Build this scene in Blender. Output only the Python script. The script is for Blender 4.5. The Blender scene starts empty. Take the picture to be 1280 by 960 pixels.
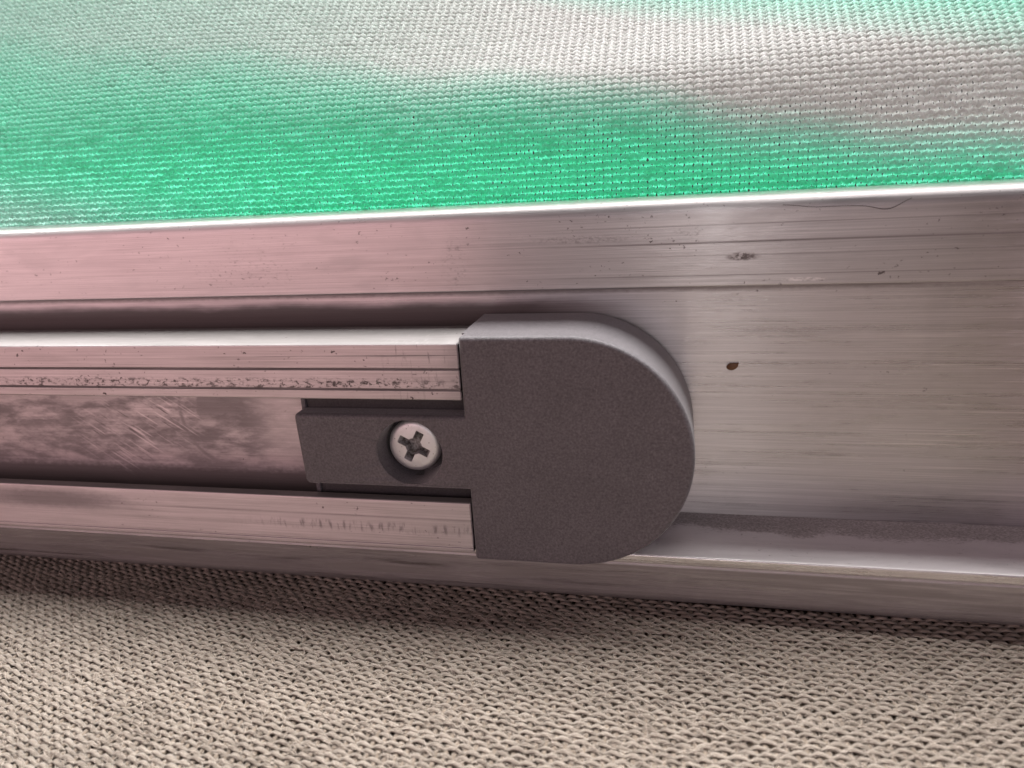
import bpy, bmesh, math, random
import numpy as np
from mathutils import Vector, Matrix
from mathutils.geometry import delaunay_2d_cdt

random.seed(7)
rng = np.random.default_rng(7)
MM = 0.001
scene = bpy.context.scene
col = scene.collection

# ------------------------------------------------------------------ camera
# world frame: X along the rail, Y away from the viewer, Z up; lengths below in mm
cam_d = bpy.data.cameras.new('camera')
cam = bpy.data.objects.new('camera', cam_d)
col.objects.link(cam)
R_ = Vector((0.97600729, 0.2098143, -0.0582042))
U_ = Vector((-0.00717656, 0.2981662, 0.95448699))
F_ = Vector((-0.21761954, 0.93116856, -0.29251813))
cam.matrix_world = Matrix(((R_.x, U_.x, -F_.x, 23.5003 * MM),
                           (R_.y, U_.y, -F_.y, -75.3043 * MM),
                           (R_.z, U_.z, -F_.z, 45.0577 * MM),
                           (0, 0, 0, 1)))
cam_d.sensor_width = 36.0
cam_d.lens = 36.0 * 919.22 / 1280.0
cam_d.clip_start = 0.004
cam_d.clip_end = 20.0
cam_d.dof.use_dof = True
cam_d.dof.focus_distance = 0.088
cam_d.dof.aperture_fstop = 30.0
scene.camera = cam
scene.render.resolution_x = 1024
scene.render.resolution_y = 768

# ------------------------------------------------------------------ light
world = bpy.data.worlds.new('World')
scene.world = world
world.use_nodes = True
bg = world.node_tree.nodes['Background']
bg.inputs[0].default_value = (1.0, 0.93, 0.95, 1)
bg.inputs[1].default_value = 0.065


def area(name, loc, target, sx, sy, watts, colour, spread=180):
    d = bpy.data.lights.new(name, 'AREA')
    d.shape = 'RECTANGLE'
    d.size, d.size_y = sx * MM, sy * MM
    d.energy = watts
    d.color = colour
    d.spread = math.radians(spread)
    o = bpy.data.objects.new(name, d)
    o.location = Vector(loc) * MM
    o.rotation_euler = (Vector(target) - Vector(loc)).to_track_quat('-Z', 'Y').to_euler()
    col.objects.link(o)
    return o


area('overhead_light', (0, 128, 420), (0, 0, 0), 1300, 172, 11.5, (1.0, 0.97, 0.96))
area('cloth_backlight', (-20, 300, 270), (-10, 20, 50), 500, 220, 7.6, (0.98, 0.99, 1.0))  # unseen lamp added behind the cloth to make it glow
area('front_light', (35, -340, 60), (20, 0, 20), 260, 150, 0.085, (1.0, 0.83, 0.90))
area('rose_light', (-235, -270, 60), (-20, 0, 20), 330, 190, 0.40, (1.0, 0.61, 0.64))
area('violet_light', (300, -260, 0), (40, 0, 15), 170, 260, 0.38, (1.0, 0.74, 0.88))
area('strip_light', (44, -330, 110), (30, 0, 30), 5, 260, 0.05, (1.0, 0.97, 0.95))

scene.view_settings.view_transform = 'Standard'
scene.view_settings.look = 'None'
scene.view_settings.exposure = 0.0
scene.view_settings.gamma = 1.0
scene.view_settings.use_curve_mapping = False


# ------------------------------------------------------------------ helpers
def empty(name, base, label=None, cat=None, group=None):
    o = bpy.data.objects.new(name, None)
    o.location = Vector(base) * MM
    o.empty_display_size = 0.005
    col.objects.link(o)
    if label:
        o['label'] = label
    if cat:
        o['category'] = cat
    if group:
        o['group'] = group
    return o


def wloc(o):
    v = Vector((0, 0, 0))
    while o is not None:
        v += o.location
        o = o.parent
    return v


def link(name, me, mat, parent=None):
    """mesh data is written in scene millimetres -> object keeps scene coordinates"""
    o = bpy.data.objects.new(name, me)
    if mat is not None and not me.materials:
        me.materials.append(mat)
    col.objects.link(o)
    if parent is not None:
        o.parent = parent
        o.location = -wloc(parent)
    return o


def mesh_np(name, verts, faces, uv=None, smooth=True, sharp=None, attr=None):
    me = bpy.data.meshes.new(name)
    verts = np.asarray(verts, np.float64) * MM
    if isinstance(faces, np.ndarray):
        n, k = faces.shape
        me.vertices.add(len(verts))
        me.vertices.foreach_set('co', verts.astype(np.float32).ravel())
        me.loops.add(n * k)
        me.loops.foreach_set('vertex_index', faces.astype(np.int32).ravel())
        me.polygons.add(n)
        me.polygons.foreach_set('loop_start', np.arange(0, n * k, k, dtype=np.int32))
        me.update(calc_edges=True)
    else:
        me.from_pydata([tuple(v) for v in verts], [], faces)
    if uv is not None:
        l = me.uv_layers.new(name='UVMap')
        li = np.zeros(len(me.loops), np.int32)
        me.loops.foreach_get('vertex_index', li)
        l.data.foreach_set('uv', np.asarray(uv, np.float32)[li].ravel())
    if attr is not None:
        for k_, a in attr.items():
            at = me.attributes.new(k_, 'FLOAT', 'POINT')
            at.data.foreach_set('value', np.asarray(a, np.float32))
    if smooth:
        me.polygons.foreach_set('use_smooth', np.ones(len(me.polygons), bool))
        if sharp:
            me.set_sharp_from_angle(angle=math.radians(sharp))
    me.validate()
    return me


def round_poly(pts, segs=6):
    """pts: (a, b, radius) closed polygon -> list of (a, b) with rounded corners"""
    out = []
    n = len(pts)
    for i in range(n):
        p0 = Vector(pts[i - 1][:2]); p1 = Vector(pts[i][:2]); p2 = Vector(pts[(i + 1) % n][:2])
        r = pts[i][2]
        if r <= 0:
            out.append((p1.x, p1.y))
            continue
        d1 = (p0 - p1).normalized(); d2 = (p2 - p1).normalized()
        ang = d1.angle(d2)
        t = min(r / math.tan(ang / 2), (p0 - p1).length * .49, (p2 - p1).length * .49)
        a = p1 + d1 * t; b = p1 + d2 * t
        for k in range(segs + 1):
            s = k / segs
            q = a * (1 - s) ** 2 + p1 * 2 * s * (1 - s) + b * s * s
            out.append((q.x, q.y))
    return out


def offset_poly(pts, d):
    """inward offset (polygon counter-clockwise)"""
    n = len(pts); out = []
    for i in range(n):
        p0 = Vector(pts[i - 1]); p1 = Vector(pts[i]); p2 = Vector(pts[(i + 1) % n])
        e1 = (p1 - p0); e2 = (p2 - p1)
        if e1.length < 1e-7: e1 = e2
        if e2.length < 1e-7: e2 = e1
        e1 = e1.normalized(); e2 = e2.normalized()
        n1 = Vector((-e1.y, e1.x)); n2 = Vector((-e2.y, e2.x))
        m = (n1 + n2)
        if m.length < 1e-6: m = n1
        m.normalize()
        c = max(m.dot(n1), .5)
        q = p1 + m * d / c
        out.append((q.x, q.y))
    return out


def area2(p):
    return sum(p[i - 1][0] * p[i][1] - p[i][0] * p[i - 1][1] for i in range(len(p)))


def weighted(o):
    m = o.modifiers.new('even_normals', 'WEIGHTED_NORMAL')
    m.keep_sharp = True
    m.weight = 80


def extrude_x(name, prof, x0, x1, mat, parent, bev=0.12, nx=1, wob=0.0):
    """prof: closed (y, z) outline; extruded along X with a small chamfer at both ends"""
    if area2(prof) < 0:
        prof = prof[::-1]
    n = len(prof)
    ins = offset_poly(prof, bev)
    rings = [[(x0, y, z) for y, z in ins]]
    for i in range(nx + 1):
        x = x0 + bev + (x1 - x0 - 2 * bev) * i / nx
        rings.append([(x, y, z) for y, z in prof])
    rings.append([(x1, y, z) for y, z in ins])
    V = [v for r in rings for v in r]
    Fc = []
    for k in range(len(rings) - 1):
        for i in range(n):
            j = (i + 1) % n
            Fc.append((k * n + i, k * n + j, (k + 1) * n + j, (k + 1) * n + i))
    Fc.append(tuple(range(n - 1, -1, -1)))
    Fc.append(tuple((len(rings) - 1) * n + i for i in range(n)))
    me = mesh_np(name, V, Fc, smooth=True, sharp=28)
    bm = bmesh.new(); bm.from_mesh(me); bmesh.ops.recalc_face_normals(bm, faces=bm.faces)
    bm.to_mesh(me); bm.free()
    o = link(name, me, mat, parent)
    weighted(o)
    return o


# ------------------------------------------------------------------ node helper
class NT:
    def __init__(s, name):
        s.m = bpy.data.materials.new(name)
        s.m.use_nodes = True
        s.t = s.m.node_tree
        s.b = s.t.nodes['Principled BSDF']
        s.out = s.t.nodes['Material Output']

    def n(s, typ, **kw):
        nd = s.t.nodes.new(typ)
        for k, v in kw.items():
            setattr(nd, k, v)
        return nd

    def put(s, sock, v):
        if isinstance(v, bpy.types.NodeSocket):
            s.t.links.new(v, sock)
        elif v is not None:
            if hasattr(sock.default_value, '__len__') and not hasattr(v, '__len__'):
                v = (v,) * len(sock.default_value)
            if hasattr(sock.default_value, '__len__') and len(sock.default_value) == 4 and len(v) == 3:
                v = tuple(v) + (1,)
            sock.default_value = v

    def math(s, op, a, b=None, c=None, clamp=False):
        nd = s.n('ShaderNodeMath', operation=op, use_clamp=clamp)
        s.put(nd.inputs[0], a); s.put(nd.inputs[1], b); s.put(nd.inputs[2], c)
        return nd.outputs[0]

    def vmath(s, op, a, b=None):
        nd = s.n('ShaderNodeVectorMath', operation=op)
        s.put(nd.inputs[0], a); s.put(nd.inputs[1], b)
        return nd.outputs[1] if op in ('LENGTH', 'DISTANCE', 'DOT_PRODUCT') else nd.outputs[0]

    def coords(s):
        tc = s.n('ShaderNodeTexCoord')
        return s.vmath('MULTIPLY', tc.outputs['Object'], (1000, 1000, 1000))     # millimetres

    def mapping(s, v, scale=(1, 1, 1), rot=(0, 0, 0), loc=(0, 0, 0)):
        nd = s.n('ShaderNodeMapping')
        s.put(nd.inputs['Vector'], v)
        nd.inputs['Scale'].default_value = scale
        nd.inputs['Rotation'].default_value = rot
        nd.inputs['Location'].default_value = loc
        return nd.outputs[0]

    def noise(s, v, scale=1.0, detail=3.0, rough=.55, dist=0.0):
        nd = s.n('ShaderNodeTexNoise')
        s.put(nd.inputs['Vector'], v)
        nd.inputs['Scale'].default_value = scale
        nd.inputs['Detail'].default_value = detail
        nd.inputs['Roughness'].default_value = rough
        nd.inputs['Distortion'].default_value = dist
        return nd.outputs[0]

    def voronoi(s, v, scale=1.0, feature='F1', rand=1.0):
        nd = s.n('ShaderNodeTexVoronoi', feature=feature)
        s.put(nd.inputs['Vector'], v)
        nd.inputs['Scale'].default_value = scale
        nd.inputs['Randomness'].default_value = rand
        return nd.outputs

    def step(s, x, lo, hi, a=0.0, b=1.0, smooth=True):
        nd = s.n('ShaderNodeMapRange', interpolation_type='SMOOTHSTEP' if smooth else 'LINEAR')
        s.put(nd.inputs[0], x)
        nd.inputs[1].default_value = lo; nd.inputs[2].default_value = hi
        nd.inputs[3].default_value = a; nd.inputs[4].default_value = b
        return nd.outputs[0]

    def mix(s, f, a, b):
        nd = s.n('ShaderNodeMix', data_type='RGBA')
        s.put(nd.inputs['Factor'], f)
        s.put(nd.inputs[6], a); s.put(nd.inputs[7], b)
        return nd.outputs[2]

    def mul(s, a, b): return s.math('MULTIPLY', a, b)
    def add(s, a, b): return s.math('ADD', a, b)
    def mx(s, a, b): return s.math('MAXIMUM', a, b)

    def sep(s, v):
        nd = s.n('ShaderNodeSeparateXYZ'); s.put(nd.inputs[0], v); return nd.outputs

    def bump(s, h, dist_mm, strength=1.0, normal=None):
        nd = s.n('ShaderNodeBump')
        nd.inputs['Strength'].default_value = strength
        nd.inputs['Distance'].default_value = dist_mm * MM
        s.put(nd.inputs['Height'], h)
        if normal is not None:
            s.put(nd.inputs['Normal'], normal)
        return nd.outputs[0]

    def spot(s, c, centre, radius, soft, sx=1.0, sz=1.0, ragged=None, amt=.8):
        """soft round patch in the X-Z plane (mm)"""
        d = s.vmath('SUBTRACT', c, centre)
        d = s.vmath('MULTIPLY', d, (1 / sx, 0, 1 / sz))
        l = s.vmath('LENGTH', d)
        if ragged is not None:
            l = s.add(l, s.mul(s.math('SUBTRACT', ragged, .5), amt * radius))
        return s.step(l, radius - soft, radius + soft, 1, 0)


# ------------------------------------------------------------------ materials
def metal(name, seed=0.0, rough=.40, aniso=.85, base=(.64, .60, .605), speck=.5, streak=.5, blotch=.4,
          extra=None, grain=1.0, metallic=1.0, coat=0.0, filmc=(.22, .208, .20), dirt_shade_c=(.075, .058, .055)):
    g = NT(name)
    c0 = g.coords()
    c = g.vmath('ADD', c0, (seed * 37.1, seed * 11.3, seed * 7.7))
    lines = g.noise(g.mapping(c, (.012, 2.2, 2.2)), 1, 4, .65)
    fine = g.noise(g.mapping(c, (.06, 14, 14)), 1, 3, .7)
    fine2 = g.noise(g.mapping(c, (.25, 30, 30)), 1, 2, .6)
    blot = g.noise(g.mapping(c, (.06, .25, .25)), 1, 5, .6, .6)
    rag = g.noise(g.mapping(c, (1.2, 2.2, 2.2)), 1, 4, .65)
    # dark drawn lines
    dline = g.mul(g.step(lines, .62, .70), g.step(g.noise(g.mapping(c, (.05, .6, .6), loc=(4, 2, 9)), 1, 3), .42, .6))
    # specks: small uneven pits, in loose clusters
    clus = g.noise(g.mapping(c, (.10, .22, .22), loc=(3, 5, 1)), 1, 3, .6)
    wn = g.n('ShaderNodeTexNoise')
    g.put(wn.inputs['Vector'], c)
    wn.inputs['Scale'].default_value = 2.4
    wn.inputs['Detail'].default_value = 4
    wv = g.vmath('ADD', c, g.vmath('MULTIPLY', g.vmath('SUBTRACT', wn.outputs[1], (.5, .5, .5)), (.9, .9, .9)))
    vo = g.voronoi(g.mapping(wv, (.75, 1.3, 1.3), rot=(0, .35, 0)), 1.0)
    rnd = g.sep(vo[1])[0]
    lim = g.mul(g.step(rnd, .75 - .35 * speck, 1.0, .0, .20, False), g.step(clus, .56 - .18 * speck, .72 - .16 * speck))
    dd = g.add(vo[0], g.mul(g.math('SUBTRACT', rag, .5), .22))
    sp = g.step(g.math('SUBTRACT', dd, lim), -.03, .03, 1, 0)
    sp = g.mul(sp, g.step(lim, .005, .03))
    v2 = g.voronoi(g.mapping(wv, (1.5, 2.6, 2.6), rot=(0, -.5, 0), loc=(3, 1, 8)), 1.0)
    l2 = g.mul(g.step(g.sep(v2[1])[0], .95 - .28 * speck, 1.0, .0, .30, False), g.step(clus, .52 - .2 * speck, .72 - .2 * speck))
    s2 = g.step(g.math('SUBTRACT', g.add(v2[0], g.mul(g.math('SUBTRACT', rag, .5), .5)), l2), -.05, .05, 1, 0)
    sp = g.mx(sp, g.mul(g.mul(s2, g.step(l2, .01, .05)), .6))
    dirt = g.mul(sp, min(1, .55 + speck * .5))
    dirt = g.mx(dirt, g.mul(dline, streak * .75))
    smear = g.mul(g.step(blot, .52, .72), g.step(fine, .35, .65, .35, 1.0))
    dirt = g.mx(dirt, g.mul(smear, blotch * .5))
    bright = None
    if extra:
        e = extra(g, c0, rag, fine)
        if e.get('dirt') is not None:
            dirt = g.mx(dirt, e['dirt'])  # extras bring real dirt, and painted shade on web, floor and ledge
        bright = e.get('bright')
    tone = g.step(g.add(g.add(g.mul(fine, .45), g.mul(blot, .25)), g.mul(lines, .30)), .34, .66, .52, 1.16, False)
    basec = g.mix(1.0, base, base)
    mulc = g.n('ShaderNodeMix', data_type='RGBA', blend_type='MULTIPLY')
    mulc.inputs['Factor'].default_value = 1
    g.put(mulc.inputs[6], basec)
    cc = g.n('ShaderNodeCombineColor')
    for i in range(3):
        g.put(cc.inputs[i], tone)
    g.put(mulc.inputs[7], cc.outputs[0])
    colr = g.mix(dirt, mulc.outputs[2], dirt_shade_c)
    if bright is not None:
        colr = g.mix(bright, colr, (.86, .80, .80))
    geo = g.n('ShaderNodeNewGeometry')
    # a thin film of dust settled on the level faces dulls the shine there
    film = g.mul(g.step(g.sep(geo.outputs['Normal'])[2], .40, .92), g.step(blot, .30, .62, .65, .95))
    colr = g.mix(g.mul(film, g.math('SUBTRACT', 1.0, dirt)), colr, filmc)
    g.put(g.b.inputs['Base Color'], colr)
    g.put(g.b.inputs['Metallic'], g.mul(g.step(dirt, 0, 1, metallic, .25 * metallic, False), g.step(film, 0, 1, 1.0, .30, False)))
    r = g.add(rough - .16, g.mul(fine, .12))
    r = g.add(r, g.mul(lines, .12))
    r = g.add(r, g.mul(blot, .10))
    r = g.add(r, g.mul(dirt, .22))
    r = g.add(r, g.mul(film, .20))
    g.put(g.b.inputs['Roughness'], r)
    g.put(g.b.inputs['Anisotropic'], g.step(film, 0, .8, aniso, .1, False))
    tan = g.vmath('NORMALIZE', g.vmath('CROSS_PRODUCT', geo.outputs['Normal'], (1, 0, 0)))
    g.put(g.b.inputs['Tangent'], tan)
    g.put(g.b.inputs['Coat Weight'], coat)
    g.put(g.b.inputs['Coat Roughness'], .13)
    h = g.add(g.mul(fine, .6), g.mul(fine2, .4))
    h = g.math('SUBTRACT', h, g.mul(dirt, .5))
    h = g.add(h, g.mul(lines, .8))
    g.put(g.b.inputs['Normal'], g.bump(h, .008 * grain, .55))
    return g.m


def ex_lip(g, c, rag, fine):
    z = g.sep(c)[2]; x = g.sep(c)[0]
    # smudges along the middle of the lip and under its lower edge, worn vertical rub beside the cap
    rg2 = g.noise(g.mapping(c, (2.0, 3.5, 3.5)), 1, 5, .75)
    d = g.mul(g.mul(g.spot(c, (-30, 9, 33.2), 4, 3, 1.6, .45), g.step(rg2, .56, .66)), .6)
    d = g.mx(d, g.mul(g.mul(g.spot(c, (-28, 9, 36.2), 4, 3, 1.8, .4), g.step(rg2, .58, .68)), .5))
    d = g.mx(d, g.mul(g.mul(g.spot(c, (-2.2, 9, 33.5), 1.6, 1.2, .8, 1.6), g.step(rg2, .50, .66)), .45))
    d = g.mx(d, g.mul(g.mul(g.spot(c, (13, 9, 35.8), 2.6, 1.5, 2.0, .16), g.step(rg2, .44, .62)), .38))
    d = g.mx(d, g.mul(g.mul(g.spot(c, (30.5, 9, 33.4), 1.0, .5, 1.4, .4), g.step(rg2, .44, .54)), .8))
    d = g.mx(d, g.mul(g.mul(g.spot(c, (25.0, 9, 36.2), 1.2, .8, 1.4, .6), g.step(rg2, .50, .64)), .30))
    # drawn lines on the right-hand half
    for zz, ww, am in ((35.0, .10, .55), (36.9, .06, .35), (31.4, .05, .4), (33.6, .06, .25)):
        lz = g.math('ABSOLUTE', g.math('SUBTRACT', g.add(z, g.mul(g.math('SUBTRACT', fine, .5), .12)), zz))
        d = g.mx(d, g.mul(g.mul(g.step(lz, ww * .4, ww * 1.6, 1, 0), g.step(x, -4, 26)), am))
    b = g.mul(g.mul(g.spot(c, (37, 9, 30.75), 1.3, .5, 1.6, .16), g.step(rg2, .45, .55)), .7)
    return dict(dirt=d, bright=b)


def ex_upper(g, c, rag, fine):
    z = g.sep(c)[2]; x = g.sep(c)[0]
    near = g.math('ABSOLUTE', g.math('SUBTRACT', z, 21.2))
    gn = g.noise(g.mapping(c, (1.1, 1.9, 1.9)), 1, 6, .78, .4)
    gm = g.noise(g.mapping(c, (.16, .1, .1), loc=(9, 1, 4)), 1, 2, .5)
    d = g.mul(g.mul(g.step(gn, .50, .58), g.step(near, .25, 1.0, 1, 0)), g.step(gm, .30, .50, .35, .9))
    # rub marks towards the cut end
    vert = g.noise(g.mapping(c, (2.4, .35, .35)), 1, 3, .6)
    d = g.mx(d, g.mul(g.mul(g.step(vert, .55, .72), g.step(x, -11, -6)), .45))
    d = g.mx(d, g.mul(g.step(x, -3, -.2), .22))
    for zz in (23.05, 20.62):
        lz = g.math('ABSOLUTE', g.math('SUBTRACT', z, zz))
        d = g.mx(d, g.mul(g.step(lz, .06, .20, 1, 0), g.step(fine, .3, .6, .4, .95)))
    return dict(dirt=d)


def ex_lower(g, c, rag, fine):
    z = g.sep(c)[2]; x = g.sep(c)[0]
    near = g.math('ABSOLUTE', g.math('SUBTRACT', z, 2.9))
    vert = g.noise(g.mapping(c, (1.6, .4, .4)), 1, 4, .65)
    d = g.mul(g.mul(g.step(vert, .48, .66), g.step(near, .2, 1.0, 1, 0)), g.step(x, -34, -22, 0, .55))
    lz = g.math('ABSOLUTE', g.math('SUBTRACT', g.add(z, g.mul(rag, .12)), 4.4))
    d = g.mx(d, g.mul(g.step(lz, .03, .14, 1, 0), g.mul(g.step(fine, .4, .6), .55)))
    sm = g.spot(c, (-60, 0, 4.6), 7, 5, 1.6, .18, rag, .6)
    d = g.mx(d, g.mul(sm, .55))
    return dict(dirt=d)


def ex_floor(g, c, rag, fine):
    x = g.sep(c)[0]; z = g.sep(c)[2]
    big = g.noise(g.mapping(c, (.14, .5, .5)), 1, 6, .7, .15)
    d = g.mul(g.step(big, .34, .62), g.step(fine, .3, .7, .45, .75))
    # general grime fading out to the clean stretch beside the cap
    d = g.mul(d, g.step(x, -33, -26, 1.0, .35))
    # worn ring left by a washer
    dd = g.vmath('LENGTH', g.vmath('MULTIPLY', g.vmath('SUBTRACT', c, (-35.2, 0, 15.4)), (1, 0, .82)))
    disk = g.step(g.add(dd, g.mul(rag, 1.0)), 4.0, 4.6, 1, 0)
    d = g.mx(d, g.mul(disk, g.step(z, 13.2, 15.5, .05, .55)))
    ring = g.math('ABSOLUTE', g.math('SUBTRACT', dd, 6.2))
    d = g.mx(d, g.mul(g.step(g.add(ring, g.mul(rag, .4)), .2, .9, 1, 0), g.mul(g.step(x, -33, -36), .5)))
    d = g.mx(d, g.mul(g.step(g.add(z, g.mul(rag, 1.6)), 9.3, 7.3), .8))  # shadow along the floor's lower edge, painted in
    # slanting scuffs
    rot = g.mapping(g.vmath('MULTIPLY', c, (1, 0, 1)), (1, 1, 1), rot=(0, math.radians(-34), 0))
    sc = g.noise(g.vmath('MULTIPLY', rot, (.14, 1, 3.4)), 1, 2, .5)
    zone = g.mx(g.spot(c, (-50.5, 6, 12.0), 7.5, 3, 1, .62, rag, .6), g.spot(c, (-44, 6, 14.0), 5, 2, 1, .8, rag, .6))
    bright = g.mul(g.mul(g.step(sc, .585, .64), zone), .45)
    sc2 = g.noise(g.vmath('MULTIPLY', rot, (.18, 1, 2.2)), 1, 2, .5)
    d = g.mx(d, g.mul(g.mul(g.step(sc2, .60, .68), zone), .7))
    d = g.math('MULTIPLY', d, g.math('SUBTRACT', 1.0, bright))
    return dict(dirt=d, bright=bright)  # dirt also carries the painted shadow along the lower edge


def ex_web(g, c, rag, fine):
    x = g.sep(c)[0]; z = g.sep(c)[2]
    tv = g.noise(g.mapping(c, (.22, .05, .05)), 1, 2, .5)
    d = g.mul(g.step(tv, .52, .7), .07)
    # grime and painted gap shadow behind channel and cap, ragged upper edge
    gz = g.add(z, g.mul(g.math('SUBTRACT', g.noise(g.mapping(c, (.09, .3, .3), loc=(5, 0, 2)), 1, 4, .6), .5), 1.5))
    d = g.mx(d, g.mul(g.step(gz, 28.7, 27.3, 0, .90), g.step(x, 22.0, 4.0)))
    # shadow line under the lip, painted into the web colour
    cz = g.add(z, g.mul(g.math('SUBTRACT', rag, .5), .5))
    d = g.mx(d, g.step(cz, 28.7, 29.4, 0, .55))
    b = g.mul(g.step(g.noise(g.mapping(c, (.03, 3.2, 3.2), loc=(0, 3, 7)), 1, 3, .6), .60, .68), g.step(x, 36, 58, 0, .55))
    return dict(dirt=d, bright=b)  # dirt also carries the painted gap and lip shadows


def ex_ledge(g, c, rag, fine):
    y = g.sep(c)[1]; x = g.sep(c)[0]; z = g.sep(c)[2]
    # grey dust settled along the corner with the web, ragged front
    yr = g.add(y, g.mul(g.math('SUBTRACT', g.noise(g.mapping(c, (.11, .2, .2)), 1, 4, .55), .5), 9.0))
    spk = g.noise(g.mapping(c, (2.5, 5, 5)), 1, 3, .7)
    yr = g.add(yr, g.mul(g.math('SUBTRACT', spk, .5), 4.0))
    up = g.step(z, -.4, -.05)
    dust = g.mul(g.step(yr, 7.9, 9.6, 0, .85), up)
    d = g.mul(dust, g.step(g.noise(g.mapping(c, (4, 8, 8), loc=(1, 1, 1)), 1, 3, .7), .34, .62, .45, 1.0))
    d = g.mx(d, g.mul(g.mul(g.step(g.noise(g.mapping(c, (.5, 1.4, 1.4), loc=(7, 0, 0)), 1, 4, .7), .60, .72), up), .55))
    d = g.mx(d, g.mul(g.step(z, -.9, -1.05), g.step(z, -1.35, -1.15, 0, .75)))
    # shade of the front face painted in, streaky along the rail
    gl = g.noise(g.mapping(c, (.05, 1.3, 1.3), loc=(2, 7, 3)), 1, 4, .65)
    d = g.mx(d, g.mul(g.mul(g.step(z, -1.2, -1.6), g.step(gl, .28, .60)), .80))
    return dict(dirt=d)  # dirt also carries the painted shade of the front face


M = {}
M['lip'] = metal('brushed_aluminium_lip', 1, .31, .95, grain=2.2, coat=.8, speck=.7, streak=.7, blotch=.45, extra=ex_lip)
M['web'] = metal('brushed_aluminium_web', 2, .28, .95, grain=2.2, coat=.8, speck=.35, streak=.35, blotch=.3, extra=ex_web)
M['ledge'] = metal('dusty_aluminium_ledge', 3, .26, .35, metallic=1.0, filmc=(.80, .77, .77), base=(.80, .76, .76), dirt_shade_c=(.19, .175, .155), speck=.6, streak=.5, blotch=.3, extra=ex_ledge)
M['upper'] = metal('stained_aluminium_channel', 4, .40, .85, speck=.8, streak=.8, blotch=.3, extra=ex_upper)
M['lower'] = metal('rubbed_aluminium_channel', 5, .42, .85, speck=.5, streak=.6, blotch=.4, extra=ex_lower)
M['floor'] = metal('scuffed_aluminium_channel', 6, .42, .7, speck=.5, streak=.6, blotch=.7, extra=ex_floor, grain=1.4)


def plastic(name, base=(.088, .079, .086), rough=.5):
    g = NT(name)
    c = g.coords()
    n1 = g.noise(c, 3.6, 4, .75)
    n2 = g.noise(c, 6.0, 2, .6)
    fl = g.voronoi(c, 5.0)
    fleck = g.mul(g.step(fl[0], .08, .16, 1, 0), g.step(g.sep(fl[1])[0], .62, .9))
    big = g.noise(c, .16, 4, .6)
    t = g.step(n1, .3, .7, .52, 1.50, False)
    t = g.mul(t, g.step(big, .3, .7, .92, 1.08, False))
    cc = g.n('ShaderNodeCombineColor')
    for i in range(3):
        g.put(cc.inputs[i], g.mul(t, base[i]))
    colr = g.mix(g.mul(fleck, .75), cc.outputs[0], (.22, .19, .19))
    # faint rubbed scratches and lint
    sc = g.noise(g.mapping(g.vmath('MULTIPLY', c, (1, .3, 1)), (.16, 1, 3.0), rot=(0, .5, 0)), 1, 3, .6)
    sc2 = g.noise(g.mapping(g.vmath('MULTIPLY', c, (1, .3, 1)), (2.6, 1, .2), rot=(0, .25, 0)), 1, 3, .6)
    scr = g.mul(g.mx(g.step(sc, .66, .74), g.step(sc2, .68, .76)), g.step(big, .42, .62))
    colr = g.mix(g.mul(scr, .22), colr, (.24, .21, .21))
    g.put(g.b.inputs['Base Color'], colr)
    g.put(g.b.inputs['Roughness'], g.step(n2, .3, .7, rough - .06, rough + .10, False))
    g.put(g.b.inputs['Specular IOR Level'], .5)
    g.put(g.b.inputs['Sheen Weight'], .35)
    g.put(g.b.inputs['Sheen Roughness'], .45)
    h = g.add(n1, g.mul(n2, .6))
    g.put(g.b.inputs['Normal'], g.bump(h, .09, .6))
    return g.m


M['plastic'] = plastic('grained_grey_plastic')
M['plastic_dark'] = plastic('smooth_dark_plastic', (.030, .027, .029), .42)  # base colour deepened for the shade inside the slot


def screw_mat():
    g = NT('zinc_plated_steel')
    c = g.coords()
    n = g.noise(c, 1.1, 4, .6)
    pits = g.voronoi(c, 2.6)
    pit = g.mul(g.step(pits[0], .10, .20, 1, 0), g.step(g.sep(pits[1])[0], .55, .8))
    at = g.n('ShaderNodeAttribute', attribute_name='grime').outputs['Fac']
    gr = g.noise(c, 3.2, 4, .7)
    dirt = g.mx(g.mul(pit, .75), g.mul(at, g.step(gr, .38, .62, 1.0, .72)))
    colr = g.mix(dirt, g.mix(n, (.66, .67, .68), (.80, .81, .82)), (.045, .036, .026))
    g.put(g.b.inputs['Base Color'], colr)
    g.put(g.b.inputs['Metallic'], g.step(dirt, 0, 1, .75, .1, False))
    g.put(g.b.inputs['Roughness'], g.add(.42, g.mul(dirt, .35)))
    g.put(g.b.inputs['Normal'], g.bump(g.math('SUBTRACT', g.noise(c, 4, 4, .65), g.mul(pit, .8)), .05, .5))
    return g.m


M['screw'] = screw_mat()


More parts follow.
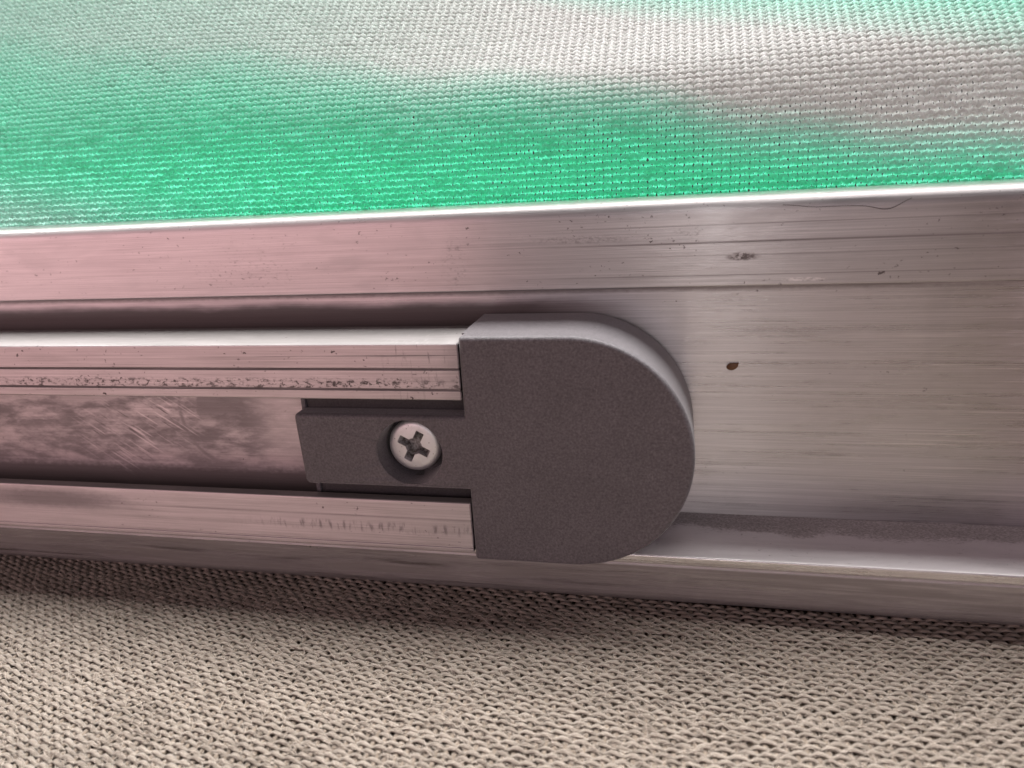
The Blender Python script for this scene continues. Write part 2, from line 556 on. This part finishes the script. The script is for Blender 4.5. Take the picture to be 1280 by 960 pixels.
def yarn_mat(name, ca, cb, bump_mm=.17):
    g = NT(name)
    uvn = g.n('ShaderNodeUVMap', uv_map='UVMap')
    tc = g.n('ShaderNodeTexCoord')
    c = g.vmath('MULTIPLY', tc.outputs['Object'], (1000, 1000, 1000))
    u, v, _ = g.sep(uvn.outputs[0])
    cmb = g.n('ShaderNodeCombineXYZ')
    # fibres wind round the yarn
    g.put(cmb.inputs[0], g.mul(u, .9))
    g.put(cmb.inputs[1], g.mul(g.add(v, g.mul(u, .22)), 11.0))
    g.put(cmb.inputs[2], g.mul(g.sep(c)[1], .7))
    fib = g.noise(cmb.outputs[0], 1, 3, .65)
    patch = g.noise(c, .5, 3, .6)
    f = g.add(g.mul(fib, .7), g.mul(patch, .45))
    f = g.math('SUBTRACT', f, g.mul(g.step(g.noise(c, .09, 4, .6), .45, .7), .05))
    g.put(g.b.inputs['Base Color'], g.mix(g.step(f, .32, .72), ca, cb))
    g.put(g.b.inputs['Roughness'], .85)
    g.put(g.b.inputs['Specular IOR Level'], .25)
    g.put(g.b.inputs['Sheen Weight'], .25)
    g.put(g.b.inputs['Sheen Roughness'], .4)
    g.put(g.b.inputs['Normal'], g.bump(fib, bump_mm, .9))
    return g.m


M['weft'] = yarn_mat('sisal_yarn', (.15, .122, .095), (.345, .298, .250))
M['warp'] = yarn_mat('brown_sisal_yarn', (.11, .086, .064), (.28, .226, .176))


def plain_cloth(name, colr, noise_scale=2.0, var=.5):
    g = NT(name)
    c = g.coords()
    n = g.noise(c, noise_scale, 4, .65)
    g.put(g.b.inputs['Base Color'], g.mix(n, tuple(x * (1 - var) for x in colr), tuple(x * (1 + var) for x in colr)))
    g.put(g.b.inputs['Roughness'], .9)
    g.put(g.b.inputs['Specular IOR Level'], .15)
    g.put(g.b.inputs['Normal'], g.bump(n, .3, .8))
    return g.m


M['backing'] = plain_cloth('carpet_backing', (.10, .075, .055), 2.2)
M['fibre'] = plain_cloth('loose_sisal_fibre', (.55, .48, .41), 1.0, .2)


def knit_mat(name, white, green, k=1.0, through=.80):
    g = NT(name)
    pr = g.n('ShaderNodeAttribute', attribute_name='print_ink').outputs['Fac']
    c = g.coords()
    n = g.noise(c, 2.5, 4, .65)
    f = g.add(pr, g.mul(g.math('SUBTRACT', n, .5), .22))
    base = g.mix(g.step(f, .0, 1.0, 0, 1, False), white, green)
    br = g.n('ShaderNodeMix', data_type='RGBA', blend_type='MULTIPLY')
    br.inputs['Factor'].default_value = 1
    g.put(br.inputs[6], base)
    cc = g.n('ShaderNodeCombineColor')
    t = g.step(g.noise(c, 6.0, 3, .6), .3, .7, .82 * k, 1.08 * k, False)
    for i in range(3):
        g.put(cc.inputs[i], t)
    g.put(br.inputs[7], cc.outputs[0])
    g.put(g.b.inputs['Base Color'], br.outputs[2])
    g.put(g.b.inputs['Roughness'], .55)
    g.put(g.b.inputs['Specular IOR Level'], .35)
    g.put(g.b.inputs['Sheen Weight'], .2)
    tr = g.n('ShaderNodeBsdfTranslucent')
    g.put(tr.inputs['Color'], br.outputs[2])
    ms = g.n('ShaderNodeMixShader')
    ms.inputs[0].default_value = through
    g.t.links.new(g.b.outputs[0], ms.inputs[1])
    g.t.links.new(tr.outputs[0], ms.inputs[2])
    g.t.links.new(ms.outputs[0], g.out.inputs['Surface'])
    return g.m


M['knit'] = knit_mat('printed_knit_yarn', (.84, .84, .83), (.38, .92, .76))


def simple(name, colr, rough=.6):
    g = NT(name)
    c = g.coords()
    n = g.noise(c, 3.0, 4, .6)
    g.put(g.b.inputs['Base Color'], g.mix(n, tuple(x * .6 for x in colr), tuple(x * 1.4 for x in colr)))
    g.put(g.b.inputs['Roughness'], rough)
    return g.m


M['brown'] = simple('brown_flake', (.13, .055, .018), .4)
M['hair'] = simple('dark_hair', (.04, .025, .022), .5)

# ------------------------------------------------------------------ carpet (the surface everything stands on)
ZC = -7.8          # mid height of the weave
X0, X1 = -92, 78
PITCH, ROW = 1.82, .75
carpet = empty('carpet', (0, -20, ZC - .6))
carpet['kind'] = 'structure'
carpet['label'] = 'beige woven sisal carpet under the aluminium rail'

bs = 900.0
me = mesh_np('backing', [(-bs, -bs, ZC - .55), (bs, -bs, ZC - .55), (bs, bs, ZC - .55), (-bs, bs, ZC - .55)], [(0, 1, 2, 3)], smooth=False)
link('backing', me, M['backing'], carpet)


def tube(P, N1, N2, ra, rb, sides, closed_ends=True):
    """tube along points P (n,3); frame vectors N1, N2 (n,3); radii arrays"""
    n = len(P)
    ph = np.linspace(0, 2 * np.pi, sides, endpoint=False)
    V = P[:, None, :] + N1[:, None, :] * (np.cos(ph)[None, :, None] * np.asarray(ra)[:, None, None]) \
        + N2[:, None, :] * (np.sin(ph)[None, :, None] * np.asarray(rb)[:, None, None])
    i = np.arange(n - 1)[:, None]; k = np.arange(sides)[None, :]
    a = i * sides + k; b = i * sides + (k + 1) % sides
    F = np.stack([a, b, b + sides, a + sides], -1).reshape(-1, 4)
    return V.reshape(-1, 3), F




def on_carpet(a, b, h):
    """weave coordinates (a along a weft row, b across rows) -> scene"""
    return np.stack([a, b - .115 * a + .0017 * a * a, ZC + h], -1)      # rows bow a little


def smooth_noise(x, step, amp):
    k = np.arange(math.floor(x.min() / step) - 1, math.ceil(x.max() / step) + 2)
    r = rng.normal(0, 1, len(k))
    return np.interp(x, k * step, r) * amp


rows = np.arange(-58, 6.5, ROW)
SP = 11
drift = 0.0
for ri, b0 in enumerate(rows):
    a = np.arange(X0, X1, PITCH / SP)
    yy = b0 - .115 * a + .0017 * a * a
    keep = np.nonzero((yy > -42) & (yy < 6.5))[0]          # only where the carpet lies before the rail
    if len(keep) < 40:
        continue
    a = a[keep[0]:keep[-1] + 1]
    wob = smooth_noise(a, 9.0, .07) + smooth_noise(a, 2.0, .04)
    drift = drift * .8 + rng.normal(0, .28)
    ph = a / PITCH * 2 * np.pi + (ri % 2) * np.pi + drift + smooth_noise(a, 5.0, .35) + smooth_noise(a, 40., .3)
    cr = np.cos(ph)
    cb = np.tanh(1.6 * (cr + .50)) / .9
    h = .11 * cb + smooth_noise(a, 1.9, .05)
    # each stitch arches sideways as well as up, so that lens-shaped pockets open between the rows
    b = b0 + .8 * wob + .045 * cr - .05 * np.sin(ph)
    P = on_carpet(a, b, h)
    sl = np.arctan(-.115 + .0034 * a)
    N1 = np.stack([-np.sin(sl), np.cos(sl), np.zeros_like(a)], -1)
    N2 = np.tile(np.array([0, 0, 1.]), (len(a), 1))
    wid = (.24 + .025 * cb) * (1 + smooth_noise(a, 1.8, .10))
    hei = (.135 + .02 * cb) * (1 + smooth_noise(a, 1.8, .08))
    V, Fq = tube(P, N1, N2, wid, hei, 7)
    uv = np.stack([np.repeat(a, 7) + ri * 13.7, np.tile(np.arange(7) / 7.0, len(a))], -1)
    link('weft_yarn', mesh_np('weft_yarn', V, Fq, uv=uv), M['weft'], carpet)

# warp threads, glimpsed between the stitches
VV, FF, UU = [], [], []
off = 0
for wi, a0 in enumerate(np.arange(X0, X1, PITCH / 2)):
    b = np.arange(-58, 7, .5)
    yy = b - .115 * a0 + .0017 * a0 * a0
    b = b[(yy > -42) & (yy < 6.5)]
    if len(b) < 4:
        continue
    aa = a0 + smooth_noise(b, 3, .05)
    P = on_carpet(aa, b, -.17 - .06 * np.cos(b / ROW * np.pi + wi * np.pi))
    N1 = np.tile(np.array([1., 0, 0.]), (len(b), 1)); N2 = np.tile(np.array([0, 0, 1.]), (len(b), 1))
    V, Fq = tube(P, N1, N2, np.full(len(b), .31), np.full(len(b), .19), 5)
    VV.append(V); FF.append(Fq + off); off += len(V)
    UU.append(np.stack([np.repeat(b, 5), np.tile(np.arange(5) / 5., len(b))], -1))
o = link('warp_threads', mesh_np('warp_threads', np.concatenate(VV), np.concatenate(FF), uv=np.concatenate(UU)), M['warp'], carpet)
o['kind'] = 'stuff'

# loose fibres standing off the yarns
VV, FF = [], []
off = 0
NF = 32000
for i in range(NF):
    a = rng.uniform(-78, 68); b = rng.uniform(-30 + .115 * a - .0017 * a * a - 8, 1 + .115 * a - .0017 * a * a)
    L = rng.gamma(3.0, .25)
    th = rng.normal(0, .55) + (math.pi if rng.random() < .5 else 0)
    lift = rng.uniform(.0, .30) if rng.random() < .75 else rng.uniform(.3, 1.0)
    h0 = rng.uniform(-.1, .30)
    s = np.linspace(0, 1, 4)
    curl = rng.normal(0, .5)
    aa = a + L * s * np.cos(th + curl * s); bb = b + L * s * np.sin(th + curl * s)
    hh = h0 + lift * L * s - rng.uniform(0, .8) * L * s * s * lift
    P = on_carpet(aa, bb, hh)
    r = rng.uniform(.020, .040) * np.array([1, .9, .7, .25])
    d = np.array([-math.sin(th), math.cos(th), 0.])
    V, Fq = tube(P, np.tile(d, (4, 1)), np.tile(np.array([0, 0, 1.]), (4, 1)), r, r, 3)
    VV.append(V); FF.append(Fq + off); off += len(V)
o = link('loose_fibres', mesh_np('loose_fibres', np.concatenate(VV), np.concatenate(FF)), M['fibre'], carpet)
o['kind'] = 'stuff'

# ------------------------------------------------------------------ outer rail
XA, XB = -150.0, 118.0
rail = empty('aluminium_rail', (0, 8, -7.9), 'long brushed aluminium rail with raised upper lip and dusty lower ledge, lying on the carpet', 'rail')
YW = 13.03      # web face
lip = round_poly([(8.93, 30.1, .22), (8.93, 39.75, 1.7), (15.0, 39.95, .5), (15.0, 37.9, .2), (YW + 1.6, 37.9, .3), (YW + 1.6, 31.2, .2), (YW, 30.6, .2), (YW, 30.1, .0)])
extrude_x('upper_lip', lip, XA, XB, M['lip'], rail)
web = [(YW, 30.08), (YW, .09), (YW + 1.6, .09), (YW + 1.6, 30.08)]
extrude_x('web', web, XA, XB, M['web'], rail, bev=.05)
ledge = round_poly([(YW + 1.6, .08, 0), (1.85, .08, .28), (1.85, -.95, .05), (2.05, -1.05, .05), (2.05, -1.25, .05), (1.85, -1.35, .05), (2.8, -6.3, 1.6), (4.8, -7.9, 1.2), (YW + 1.6, -7.9, 0)])
extrude_x('ledge', ledge, XA, XB, M['ledge'], rail)

# ------------------------------------------------------------------ inner channel
chan = empty('inner_channel', (-60, 6, .1), 'narrow aluminium C-channel with open slot, cut off square at the grey cap', 'channel')
HT = 26.0
XC = -148.0
GR = .16
up = round_poly([(9.0, HT, .2), (0, HT, .30), (0, 23.2, .05), (GR, 23.1, .03), (GR, 22.98, .03), (0, 22.88, .05),
                 (0, 20.75, .05), (GR, 20.66, .03), (GR, 20.54, .03), (0, 20.45, .05), (.04, 19.37, .2), (1.5, 19.37, .2), (1.5, 24.3, .4), (9.0, 24.3, 0)])
extrude_x('upper_flange', up, XC, 0, M['upper'], chan, bev=.14)
lo = round_poly([(9.0, .12, 0), (9.0, 1.7, 0), (1.5, 1.7, .4), (1.5, 6.63, .2), (0, 6.63, .3), (0, .9, .05), (.12, .8, .05), (.12, .68, .05), (.0, .58, .05), (.02, .12, .15)])
extrude_x('lower_flange', lo, XC, 0, M['lower'], chan, bev=.14)
fl = [(6.2, 1.72), (6.2, 24.28), (8.9, 24.28), (8.9, 1.72)]
extrude_x('channel_floor', fl, XC, -.3, M['floor'], chan, bev=.05)

# ------------------------------------------------------------------ plastic end cap
cap = empty('end_cap', (8, 6, -.7), 'dark grey grained plastic end cap, D-shaped with a tongue in the channel slot', 'end cap')
C0 = .12                       # left edge of the block (hair gap to the channel end)
ZT, ZB = HT + .78, -.78
CW = 25.6
TZ0, TZ1, TX = 8.44, 17.56, -21.1


def d_outline(x0, zb, zt, w, n=44, clip=None):
    """block with a rounded right-hand end, counter-clockwise in (x, z)"""
    zc = (zb + zt) / 2; r = (zt - zb) / 2
    rx = 14.0
    pts = []
    for k in range(n + 1):
        t = -math.pi / 2 + math.pi * k / n
        ex = abs(math.cos(t)) ** .96 * (1 if math.cos(t) >= 0 else -1)
        pts.append((w - rx + rx * ex, zc + r * math.sin(t)))
    if clip is not None:
        pts = [(x, max(z, clip)) for x, z in pts]
    return pts


arc = d_outline(C0, ZB, ZT, CW)
corner = round_poly([(C0, ZT, .5), (C0, TZ1, .12), (TX, TZ1, .7), (TX + .35, TZ0, .8), (C0, TZ0, .12), (C0, ZB, .5)] + [(arc[0][0], arc[0][1], 0), (arc[-1][0], arc[-1][1], 0)])
outline = arc + corner[:-2]
if area2(outline) < 0:
    outline = outline[::-1]

HX, HZ, HR = -6.86, 12.9, 3.98


def circ(r, y, n=72, cx=HX, cz=HZ):
    return [(cx + r * math.cos(2 * math.pi * k / n), y, cz + r * math.sin(2 * math.pi * k / n)) for k in range(n)]


YF = -.22
V, Fc = [], []


def add_ring(pts):
    i = len(V); V.extend(pts); return list(range(i, i + len(pts)))


def bridge(A, B, flip=False):
    n = len(A)
    for i in range(n):
        j = (i + 1) % n
        f = (A[i], A[j], B[j], B[i])
        Fc.append(f[::-1] if flip else f)


BEV = .55
rings = []
for k in range(6):
    t = k / 5 * math.pi / 2
    ins = BEV * (1 - math.sin(t)); yy = YF + BEV * (1 - math.cos(t))
    po = offset_poly(outline, ins) if ins > 1e-6 else outline
    rings.append((po, yy))
# k=0 innermost (front face edge) -> k=5 on the side
rings = [(po, YF + BEV * (1 - math.cos(k / 5 * math.pi / 2))) for k, (po, _) in enumerate(rings)]
ids = [add_ring([(x, y, z) for x, z in po]) for po, y in rings]
for k in range(5):
    bridge(ids[k], ids[k + 1])
back = add_ring([(x, 1.7, z) for x, z in outline])
bridge(ids[5], back)
# front face with the counterbore cut out
h0 = circ(HR + .28, YF)
o2 = rings[0][0]
pts2 = [Vector(q) for q in o2] + [Vector((x, z)) for x, y, z in h0]
no = len(o2)
edges = [(i, (i + 1) % no) for i in range(no)] + [(no + i, no + (i + 1) % len(h0)) for i in range(len(h0))]
vs, es, fs, *_ = delaunay_2d_cdt(pts2, edges, [], 0, 1e-6)


def inside(x, z, poly):
    r = False
    for i in range(len(poly)):
        x1, z1 = poly[i - 1]; x2, z2 = poly[i]
        if (z1 > z) != (z2 > z) and x < (x2 - x1) * (z - z1) / (z2 - z1) + x1:
            r = not r
    return r


base_i = add_ring([(q.x, YF, q.y) for q in vs])
for f in fs:
    cx = sum(vs[i].x for i in f) / 3; cz = sum(vs[i].y for i in f) / 3
    if inside(cx, cz, o2) and (cx - HX) ** 2 + (cz - HZ) ** 2 > (HR + .26) ** 2:
        Fc.append(tuple(base_i[i] for i in f))
# counterbore wall and seat
ha = add_ring(circ(HR + .28, YF)); hb = add_ring(circ(HR + .05, YF + .10)); hc = add_ring(circ(HR, YF + .3))
hd = add_ring(circ(HR - .12, 3.7)); he = add_ring(circ(HR - .5, 3.9)); hf = add_ring(circ(1.9, 3.9)); hg = add_ring(circ(1.85, 6.1))
for A, B in ((ha, hb), (hb, hc), (hc, hd), (hd, he), (he, hf), (hf, hg)):
    bridge(A, B)
# rear of the block, standing on the ledge against the web
rear = d_outline(C0, ZB, ZT, CW, clip=.16) + [(C0, ZT), (C0, .16)]
if area2(rear) < 0:
    rear = rear[::-1]
r0 = add_ring([(x, 1.68, z) for x, z in rear]); r1 = add_ring([(x, YW - 1.1, z) for x, z in rear])
bridge(r0, r1)
Fc.append(tuple(r1)); Fc.append(tuple(r0[::-1]))
# rear of the tongue
tp = round_poly([(C0 + .5, TZ1, 0), (TX, TZ1, .7), (TX + .35, TZ0, .8), (C0 + .5, TZ0, 0)])
t0 = add_ring([(x, 1.66, z) for x, z in tp]); t1 = add_ring([(x, 2.1, z) for x, z in tp])
bridge(t0, t1)
me = mesh_np('cover', V, Fc, smooth=True)
bm = bmesh.new(); bm.from_mesh(me)
bmesh.ops.remove_doubles(bm, verts=bm.verts, dist=1e-6)
bmesh.ops.recalc_face_normals(bm, faces=bm.faces)
bm.to_mesh(me); bm.free()
me.set_sharp_from_angle(angle=math.radians(35))
weighted(link('cover', me, M['plastic'], cap))


def rbox(name, x0, x1, y0, y1, z0, z1, mat, parent, bev=.15):
    bm = bmesh.new()
    bmesh.ops.create_cube(bm, size=1)
    for v in bm.verts:
        v.co = Vector(((x0 + x1) / 2 + v.co.x * (x1 - x0), (y0 + y1) / 2 + v.co.y * (y1 - y0), (z0 + z1) / 2 + v.co.z * (z1 - z0))) * MM
    bmesh.ops.bevel(bm, geom=bm.edges, offset=bev * MM, segments=2, affect='EDGES', profile=.6)
    me = bpy.data.meshes.new(name); bm.to_mesh(me); bm.free()
    me.polygons.foreach_set('use_smooth', np.ones(len(me.polygons), bool))
    me.set_sharp_from_angle(angle=math.radians(40))
    return link(name, me, mat, parent)


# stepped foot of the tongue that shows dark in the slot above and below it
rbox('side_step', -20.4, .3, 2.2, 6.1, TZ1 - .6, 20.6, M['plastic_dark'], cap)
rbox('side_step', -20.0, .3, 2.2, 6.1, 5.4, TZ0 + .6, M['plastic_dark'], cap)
rbox('stop_rib', -21.0, -20.45, 1.9, 6.1, TZ1 - .5, 20.0, M['plastic'], cap, .1)
rbox('stop_rib', -20.6, -20.05, 1.9, 6.1, 6.0, TZ0 + .5, M['plastic'], cap, .1)

# ------------------------------------------------------------------ screw
SX, SY, SZ = -7.0, 1.75, 12.95
screw = empty('screw', (SX, SY + 2, SZ - 3), 'silver cross-head screw sunk in the grey plastic tongue, dirt in its slots', 'screw')
NA = 144
th = np.arange(NA) * 2 * math.pi / NA
ROT = math.radians(62)
AL, AW = 1.98, .50


def cross_r(t, al, aw):
    t = (t - ROT) % (math.pi / 2)
    if t > math.pi / 4:
        t = math.pi / 2 - t
    # flat arm end, straight arm side, small fillet between two arms
    r1 = al / max(math.cos(t), 1e-6)
    r2 = aw / max(math.sin(t), 1e-6)
    r = min(r1, r2)
    return max(r, 1.0 * al / 1.98)


def ringv(rad, y):
    return [(SX + rad[i] * math.cos(th[i]), SY + y, SZ + rad[i] * math.sin(th[i])) for i in range(NA)]


V, Fc, gr = [], [], []
prof = [(1.6, 4.3, .6), (1.65, 1.55, .5), (3.16, 1.35, .6), (3.24, 1.15, .4), (3.24, .55, .15), (3.16, .30, .05), (2.95, .10, .0), (2.6, .01, .0)]
rl = []
for r, y, gm in prof:
    rl.append(add_ring(ringv([r] * NA, y))); gr += [gm] * NA
cr0 = [cross_r(t, AL, AW) for t in th]
rl.append(add_ring(ringv([c * 1.04 for c in cr0], 0.0))); gr += [.05] * NA
rl.append(add_ring(ringv(cr0, .06))); gr += [.65] * NA
rl.append(add_ring(ringv([cross_r(t, AL * .82, AW * .84) for t in th], .95))); gr += [1.0] * NA
rl.append(add_ring(ringv([cross_r(t, AL * .45, AW * .8) for t in th], 1.25))); gr += [.95] * NA
rl.append(add_ring(ringv([.3] * NA, 1.35))); gr += [.8] * NA
for A, B in zip(rl[:-1], rl[1:]):
    bridge(A, B)
Fc.append(tuple(rl[-1]))
me = mesh_np('head', V, Fc, smooth=True, attr={'grime': gr})
bm = bmesh.new(); bm.from_mesh(me); bmesh.ops.recalc_face_normals(bm, faces=bm.faces); bm.to_mesh(me); bm.free()
me.set_sharp_from_angle(angle=math.radians(38))
link('head', me, M['screw'], screw)

# ------------------------------------------------------------------ printed knitted cloth behind the rail
FX0, FX1 = -112.0, 78.0
VMAX = 58.0
NVT = 500
VT = np.linspace(0, VMAX, NVT)


XG = np.arange(FX0 - 4, FX1 + 4.1, 2.0)
TY = np.zeros((len(XG), NVT)); TZ = np.zeros((len(XG), NVT)); TA = np.zeros((len(XG), NVT))
for i, X in enumerate(XG):
    am = np.radians(np.interp(X, [-110, -40, 20, 60], [24, 38, 47, 50]))
    t = np.clip((VT - 9) / 17, 0, 1); t = t * t * (3 - 2 * t)
    a = am * t - np.radians(6) * np.exp(-((VT - 13) / 5) ** 2) + np.radians(4)
    a = a + np.radians(5) * np.sin(X / 17.0 + 1.0) * np.exp(-((VT - 24) / 8) ** 2)
    dv = VT[1] - VT[0]
    TY[i] = 15.6 + np.cumsum(np.sin(a)) * dv
    TZ[i] = 33 + np.cumsum(np.cos(a)) * dv
    TA[i] = a


def bil(T, X, Vv):
    fx = np.clip((X - XG[0]) / 2.0, 0, len(XG) - 1.001); fv = np.clip(Vv / VMAX * (NVT - 1), 0, NVT - 1.001)
    i = fx.astype(int); j = fv.astype(int); fx = fx - i; fv = fv - j
    return (T[i, j] * (1 - fx) * (1 - fv) + T[i + 1, j] * fx * (1 - fv) + T[i, j + 1] * (1 - fx) * fv + T[i + 1, j + 1] * fx * fv)


def cloth(X, Vv, h):
    a = bil(TA, X, Vv)
    return np.stack([X, bil(TY, X, Vv) - np.cos(a) * h, bil(TZ, X, Vv) + np.sin(a) * h], -1)


# the printed green band: upper edge and softness along the cloth (mm up the sheet)
PX = [-130, -74, -60, -47, -34, -22, -11, 4, 16, 24, 32, 45, 59, 95]
PV = [42, 35.5, 31.0, 28.0, 25.6, 22.9, 20.8, 18.6, 16.8, 15.2, 13.4, 10.8, 8.8, 7.0]
PW = [12, 9, 8.4, 7.2, 6.5, 5.8, 4.7, 3.9, 3.1, 2.8, 2.3, 2.1, 2.0, 2.0]


def ink(X, Vv):
    top = np.interp(X, PX, PV) + .5 * np.sin(X / 7.0) + .35 * np.sin(X / 2.9 + 1)
    w = np.interp(X, PX, PW) * 1.9
    t = np.clip(.5 - (Vv - top) / (2 * w), 0, 1); t = t * t * (3 - 2 * t)
    sat = np.interp(X, [-90, -70, -45, -15, 10, 60], [.66, .74, .88, .98, 1.0, .92])
    # thinner ink at the lower left, and a pale veil of ink high on the left
    low = np.clip((Vv - np.interp(X, [-90, -70, -50, -25], [11, 9, 6, 2])) / 6.0, 0, 1)
    low = np.interp(X, [-60, -25], [0, 1]) * (1 - low) + low
    t = t * sat * (.45 + .55 * low)
    veil = np.interp(X, [-110, -70, -40, -10, 10], [.32, .26, .18, .05, 0])
    # a second, paler band starts in the upper right
    far = .62 * np.clip((Vv - 18.5 - (60 - X) * .36) / 13, 0, 1)
    return np.maximum(np.maximum(t, veil), far)


ROWK, STW = .80, 1.04
VV, FF, AA = [], [], []
off = 0
SPK = 10
SID = 5
ns = int((FX1 - FX0) / STW)
tt = np.arange(ns * SPK + 1) / SPK * 2 * np.pi
for r_i, v0 in enumerate(np.arange(3.0, VMAX - 3, ROWK)):
    j1 = smooth_noise(tt, 9.0, .05); j2 = smooth_noise(tt, 7.0, .05)
    xs = FX0 + tt / (2 * np.pi) * STW + .20 * STW * np.sin(2 * tt) + j1
    vs_ = v0 - .58 * np.cos(tt) + j2
    hs = .30 + .13 * np.cos(2 * tt) - .09 * np.cos(tt)
    P = cloth(xs, vs_, hs)
    T = np.gradient(P, axis=0); T /= np.linalg.norm(T, axis=1)[:, None] + 1e-9
    a = bil(TA, xs, vs_)
    N = np.stack([np.zeros_like(a), -np.cos(a), np.sin(a)], -1)
    B = np.cross(T, N); B /= np.linalg.norm(B, axis=1)[:, None] + 1e-9
    N2 = np.cross(B, T)
    rad = .242 * (1 + smooth_noise(tt, 5., .06))
    V, Fq = tube(P, B, N2, rad, rad, SID)
    VV.append(V); FF.append(Fq + off); off += len(V)
    AA.append(np.repeat(ink(xs, vs_ + 6.0 * (hs - .26)), SID))       # the crests took less ink than the hollows
me = mesh_np('knitted_cloth', np.concatenate(VV), np.concatenate(FF), attr={'print_ink': np.concatenate(AA)})
o = link('knitted_cloth', me, M['knit'])
o['label'] = 'knitted white cloth with a soft green printed band, hanging behind the rail'
o['category'] = 'cloth'
# ------------------------------------------------------------------ small things on the rail
bm = bmesh.new()
bmesh.ops.create_icosphere(bm, subdivisions=3, radius=1)
for v in bm.verts:
    x, y, z = v.co
    # teardrop flake with a blunt lower left and a pointed upper right
    s = 1.0 - .35 * max(0, x + z) * .7
    x2 = .80 * x * s + .18 * z
    z2 = .52 * z * s + .38 * x * max(0, x)
    y2 = .16 * y + .05 * math.sin(5 * x) * (abs(y))
    v.co = Vector((30.2 + x2, YW - .17 + y2, 19.8 + z2)) * MM
me = bpy.data.meshes.new('brown_flake'); bm.to_mesh(me); bm.free()
me.polygons.foreach_set('use_smooth', np.ones(len(me.polygons), bool))
o = link('brown_flake', me, M['brown'])
o['label'] = 'tiny brown flake stuck to the web right of the grey cap'
o['category'] = 'flake'

hp = [(34.4, 38.75), (35.8, 38.6), (37.4, 38.35), (39.0, 38.35), (40.8, 38.35), (42.4, 38.3), (43.8, 37.95), (44.6, 37.75), (45.4, 38.0), (46.3, 38.6), (46.9, 38.95)]
hx = np.array([q[0] for q in hp]); hz = np.array([q[1] for q in hp])
sx = np.linspace(hx[0], hx[-1], 60); sz = np.interp(sx, hx, hz)
ker = np.ones(7) / 7
sz = np.convolve(np.pad(sz, 3, mode='edge'), ker, mode='valid')
P = np.stack([sx, np.full(60, 8.86), sz], -1)
V, Fq = tube(P, np.tile(np.array([0, 0, 1.]), (60, 1)), np.tile(np.array([0, -1., 0]), (60, 1)), np.linspace(.035, .05, 60), np.full(60, .035), 5)
o = link('hair', mesh_np('hair', V, Fq), M['hair'])
o['label'] = 'thin dark wavy hair clinging to the upper lip at right'
o['category'] = 'hair'
